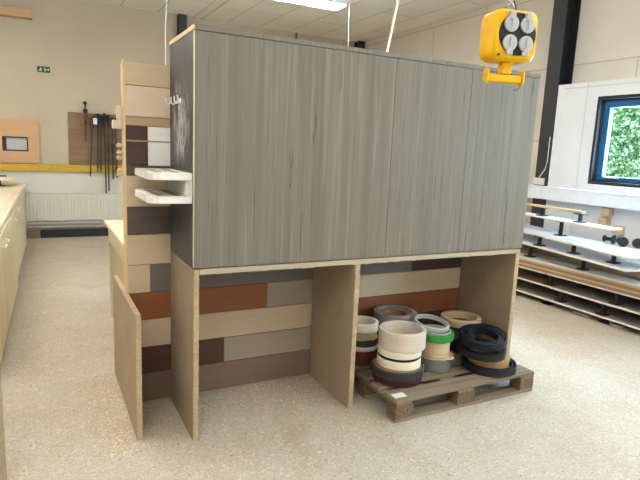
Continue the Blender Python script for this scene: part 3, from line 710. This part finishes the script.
# board with rectangular opening standing on the yellow rail
r = thing('cutout_panel', 'orange wooden panel with rectangular black framed opening against the back wall', 'panel', (-1.30, YB-.075, 1.20))
m = MB(); a, b, c, d = .13, .48, .18, .40
m.box(0, .635, 0, .02, 0, c); m.box(0, .635, 0, .02, d, .66); m.box(0, a, 0, .02, c, d); m.box(b, .635, 0, .02, c, d); m.build('panel_face', MT['mdf'], r)
m = MB(); m.box(0, .635, .0203, .07, .0, .02); m.box(0, .635, .0203, .07, .64, .66); m.box(0, .02, .0203, .07, .02, .64); m.box(.615, .635, .0203, .07, .02, .64); m.build('panel_side', MT['pine'], r)
m = MB(); t = .018; m.box(a, b, -.004, .018, c, c+t); m.box(a, b, -.004, .018, d-t, d); m.box(a, a+t, -.004, .018, c+t, d-t); m.box(b-t, b, -.004, .018, c+t, d-t); m.build('opening_frame', MT['plastic_black'], r)
m = MB(); m.box(a+.02, a+.055, .0, .015, c+.02, d-.02); m.build('hinge_hardware', MT['plastic_black'], r)
MB().box(a+.02, b-.02, .022, .026, c+.02, d-.02).build('inner_sheet', MT['socket_grey'], r)

# ------------------------------------------------------------------ counter with cupboards at left
AN = math.atan2(.10, 4.4)
ct = tag(MB().box(-.78, 0, 0, 5.6, .862, .90).build('countertop', MT['worktop'], None, .005, loc=(-.995, 1.35, 0)), 'long pale wooden worktop on cream cupboards along the left', 'worktop')
ct.rotation_euler = (0, 0, -AN)
def cupboard(label, y0, y1, off, nd):
    r = thing('base_cupboard', label, 'cupboard', (-.995, 1.35, 0), -AN, 'cream cupboards under the left worktop')
    MB().box(-.72, -.06-off, y0, y1, .06, .8615).build('body', MT['cream'], r)
    MB().box(-.70, -.10-off, y0+.02, y1-.02, 0, .0595).build('plinth', MT['s_taupe'], r)
    w_ = (y1-y0)/nd
    for i in range(nd):
        a, b = y0+i*w_+.004, y0+(i+1)*w_-.004
        d = MB().box(-.0595-off, -.038-off, a, b, .04, .855).build('door', MT['cream'], r, .002)
        yh = b-.12 if i % 2 == 0 else a+.12
        for zz in ((.775,) if nd > 2 else (.775, )):
            MB().tube([(-.038-off, yh-.06, zz), (-.012-off, yh-.05, zz-.01), (-.010-off, yh, zz-.014), (-.012-off, yh+.05, zz-.01), (-.038-off, yh+.06, zz)], .006, 8).build('handle', MT['plastic_white'], d, smooth=True)
    return r
cupboard('nearest cream cupboard under the left worktop', .05, 2.28, -.055, 3)
cupboard('far cream cupboard under the left worktop beside the radiator', 2.42, 5.0, -.03, 4)
b = thing('foot_board', 'small pale board propped on a black foot on the left worktop', 'board', (-1.30, 6.2, .90))
MB().box(-.30, .285, -.25, .25, .095, .135).build('board', MT['worktop'], b, .003)
for x in (.1, -.2): MB().cyl((x, 0, .012), (x, 0, .0945), .03).cyl((x, 0, 0), (x, 0, .012), .07).build('foot', MT['plastic_black'], b)
MB().cyl((.15, 0, .1353), (.15, 0, .15), .05).build('cap', MT['plastic_black'], b)
nb = tag(MB().box(-1.5, -.878, -.06, -.035, 0, .72).build('offcut_board', MT['chip'], None), 'upright chipboard offcut at the lower left edge of the picture', 'board')

# ------------------------------------------------------------------ stack of boards on black spacers along the right wall
def spacer(label, x, y, z, h, blue=False):
    r = thing('spacer_foot', label, 'spacer', (x, y, z), 0, 'black spacers between the stacked boards')
    m = MT['plastic_bluegrey'] if blue else MT['plastic_black']
    MB().box(-.05, .05, -.05, .05, 0, .012).build('base_plate', m, r, .003)
    MB().cyl((0, 0, .0122), (0, 0, h-.0142), .022, 14).build('stem', m, r, smooth=True)
    MB().box(-.05, .05, -.05, .05, h-.014, h-.0003).build('top_plate', m, r, .003)
    return r
def board(label, x0, x1, y0, y1, z, th, face, edge=None, rz=0, name='stacked_board'):
    cx, cy = (x0+x1)/2, (y0+y1)/2
    r = thing(name, label, 'board', (cx, cy, z), rz, 'boards stacked along the right wall')
    a, b = (x1-x0)/2, (y1-y0)/2
    MB().box(-a+.003, a, -b+.003, b, 0, th).build('board_body', MT[face], r)
    e = MB(); e.box(-a, -a+.0028, -b, b, 0, th); e.box(-a+.0028, a, -b, -b+.0028, 0, th); e.build('edge_band', MT[edge or 'board_edge'], r)
    return r
XF = 4.25
G = .0
LV = {}
z = 0.062
for y in (1.30, .58, -.15, 2.1): spacer('black foot on the floor under the lowest board, %s' % {1.30: 'nearest the cabinet leg', .58: 'beside the floor slats', -.15: 'beyond the right frame edge', 2.1: 'hidden behind the cabinet'}[y], XF+.09, y, 0, z)
board('lowest grey board with pale front edge near the floor', XF, 4.93, -.45, 2.6, z, .018, 'grey_board'); z += .018
for y in (1.12, .62, 2.0): spacer('black spacer standing on the lowest board, %s' % {1.12: 'left one', .62: 'right one', 2.0: 'hidden one'}[y], XF+.07, y, z, .125)
z += .125; board('second grey board from the floor, short at its left end', XF, 4.93, -.45, 1.22, z, .018, 'grey_board')
board('brown short board lying level with the second one behind the cabinet leg', XF+.02, 4.93, 1.24, 2.6, z, .018, 'brown_layer'); z += .018
for y in (1.28, .50, -.2): spacer('black spacer under the layered brown stack, %s' % {1.28: 'left one', .5: 'middle one', -.2: 'right one'}[y], XF+.08, y, z, .125)
z += .125; board('thin grey board just below the thick brown layers', XF+.0, 4.93, -.45, 1.28, z, .014, 'grey_board'); z0_ = z
board('thin white board end just below the thick brown layers by the cabinet', XF+.0, 4.93, 1.3, 2.6, z, .014, 'white_board'); z += .0145
for i, (f, e) in enumerate((('brown_layer', 'brown_layer'), ('brown_layer', 'pine_y'), ('brown_layer', 'brown_layer'), ('brown_layer', 'pine_y'), ('white_board', 'board_edge'))):
    th = (.026, .022, .026, .022, .018)[i]
    board(['thick brown layered board, bottom of the thick pack', 'light brown board second in the thick pack', 'brown board in the middle of the thick pack', 'light brown board fourth in the thick pack', 'white topped board on the thick brown pack'][i], XF-.0+(i % 2)*.006, 4.93, -.45, 2.6, z, th, f, e); z += th+.0003
zt = z
print('stack top', z)
for y in (1.62, .92, -.0): spacer('black spacer on the thick brown pack, %s' % {1.62: 'left one beside the cabinet', .92: 'middle one', -.0: 'right one at the frame edge'}[y], XF+.10, y, zt, .115)
# brown dark boards leaning inside
board('brown board lying back on the thick brown pack', XF+.22, 4.93, .2, 2.3, zt+.0, .03, 'brown_layer', 'brown_layer')
def turned_board(label, x, y, z, wd, ln_, th, dxdy, name='stacked_board', face='white_board', edge='board_edge'):
    r = thing(name, label, 'board', (x, y, z), -math.atan(dxdy), 'boards stacked along the right wall')
    MB().box(.003, wd, .003, ln_, 0, th).build('board_body', MT[face], r)
    e = MB(); e.box(0, .0028, 0, ln_, 0, th); e.box(.0028, wd, 0, .0028, 0, th); e.build('edge_band', MT[edge], r)
    return r
z4 = zt+.148; turned_board('white board fourth from the floor turned slightly outward', 4.0, .24, z4, .53, 2.3, .018, .178); z4 += .018
for x, y, l in ((4.27, 1.44, 'left one'), (4.23, .97, 'middle one'), (4.20, .5, 'right one')): spacer('black spacer between the two turned white boards, %s' % l, x, y, z4, .107)
z3 = z4+.107; turned_board('bluish white board with corner sticking out toward the room', 3.97, .22, z3+0, .46, 2.3, .018, .22); z3 += .018; zb3 = z3
for x, y, l in ((4.46, 1.33, 'front one'), (4.52, 2.0, 'hidden one')): spacer('black spacer on the bluish white board, %s' % l, x, y, zb3, .170)
zb2 = zb3+.170; turned_board('narrow white board ending below the wooden cleats', 4.25, .64, zb2, .20, 1.9, .016, .13); zb2 += .016
spacer('blue grey spacer with broad top plate on the narrow white board', 4.41, 1.07, zb2, .10, True)
spacer('black spacer on the narrow white board near the cabinet edge', 4.48, 1.62, zb2, .10)
turned_board('thin wooden lath on top of the board stack', 4.38, 1.04, zb2+.10, .06, 1.4, .022, .09, 'wood_lath', 'pine_y', 'pine_y')
for nm, y, zz in (('upper', 1.13, 1.012), ('lower', 1.15, .897)):
    tag(MB().box(4.89, XL-.001, y-.05, y+.05, zz, zz+.085).build('wooden_cleat', MT['pine_y'], None, .003), '%s wooden cleat block fixed to the white wall under the sill' % nm, 'block', 'wooden cleats on the right wall')
tag(MB().box(4.90, XL-.001, .93, 1.03, .825, .91).build('wooden_cleat', MT['pine_y'], None, .003), 'lowest wooden cleat block on the white wall, just above the bluish board', 'block', 'wooden cleats on the right wall')
# loose black furniture feet lying on the bluish board
for i, (x, y, rz, l) in enumerate(((4.53, .74, 1.75, 'left one with long stem'), (4.47, .60, .9, 'middle one'), (4.56, .51, .6, 'right one'))):
    r = thing('furniture_foot', 'black furniture foot lying on the bluish white board, %s' % l, 'furniture foot', (x, y, zb3+.0505), rz, 'loose black furniture feet')
    MB().cyl((0, 0, 0), (.012, 0, 0), .05, 18).build('base_disc', MT['plastic_black'], r, smooth=True); MB().cyl((.0122, 0, 0), (.09, 0, 0), .02, 14).build('stem', MT['plastic_black'], r, smooth=True); MB().cyl((.0902, 0, 0), (.105, 0, 0), .034, 14).build('top_plate', MT['plastic_black'], r, smooth=True)
for i, (x, y) in enumerate(((4.33, .86), (4.33, .50))):
    tag(MB().box(x, x+.05, y-.09, y+.10, 0, .014).build('floor_slat', MT['board_edge'], None), ['left', 'right'][i]+' pale slat lying on the floor under the lowest board', 'slat')

# sawdust and splinters scattered on the floor around the panels
sd = MB()
for i in range(1500):
    k_ = random.random()
    if k_ < .45: x, y = random.gauss(-.36, .09), random.uniform(.0, 1.1)
    elif k_ < .7: x, y = random.uniform(-.9, 2.6), random.gauss(-.35, .3)
    elif k_ < .85: x, y = random.uniform(.05, .97), random.gauss(.4, .15)
    else: x, y = random.uniform(-.8, 3.6), random.uniform(-1.6, -.3)
    if -.285 < x < -.235 and .1 < y < 1.1 or (-.01 < x < .04 or .97 < x < 1.03 or 2.3 < x < 2.37) and y > -.01 or y > .55 and x > -.25: continue
    if 1.14 < x < 2.33 and y > -.28: continue
    q = random.uniform(.0015, .0045); l_ = q*random.uniform(1, 3.5); an = random.random()*PI
    sd.box(-l_, l_, -q*.6, q*.6, 0, random.uniform(.0008, .003), Matrix.Translation((x, y, .0002)) @ Matrix.Rotation(an, 4, 'Z'))
so = sd.build('sawdust', plain('pale_sawdust', rgb(226, 208, 176), .9, var=.25, scale=300)); so['kind'] = 'stuff'; tag(so, 'pale sawdust and splinters scattered on the floor around the chipboard legs', 'sawdust')

# wall socket at column foot
r = thing('wall_outlet', 'white double wall outlet with cable at the foot of the dark column', 'outlet', (4.979, 2.13, 1.282))
MB().box(-.035, 0, -.075, -.005, 0, .085).build('outlet_box', MT['plastic_white'], r, .005); MB().box(-.035, 0, .005, .075, 0, .085).build('outlet_box', MT['plastic_white'], r, .005)
MB().tube([(-.015, 0, .04), (-.016, 0, .10), (-.016, -.03, .14), (-.014, -.07, .2), (-.012, -.09, .3), (-.012, -.09, .6)], .006).build('outlet_cable', MT['cable_white'], r, smooth=True)
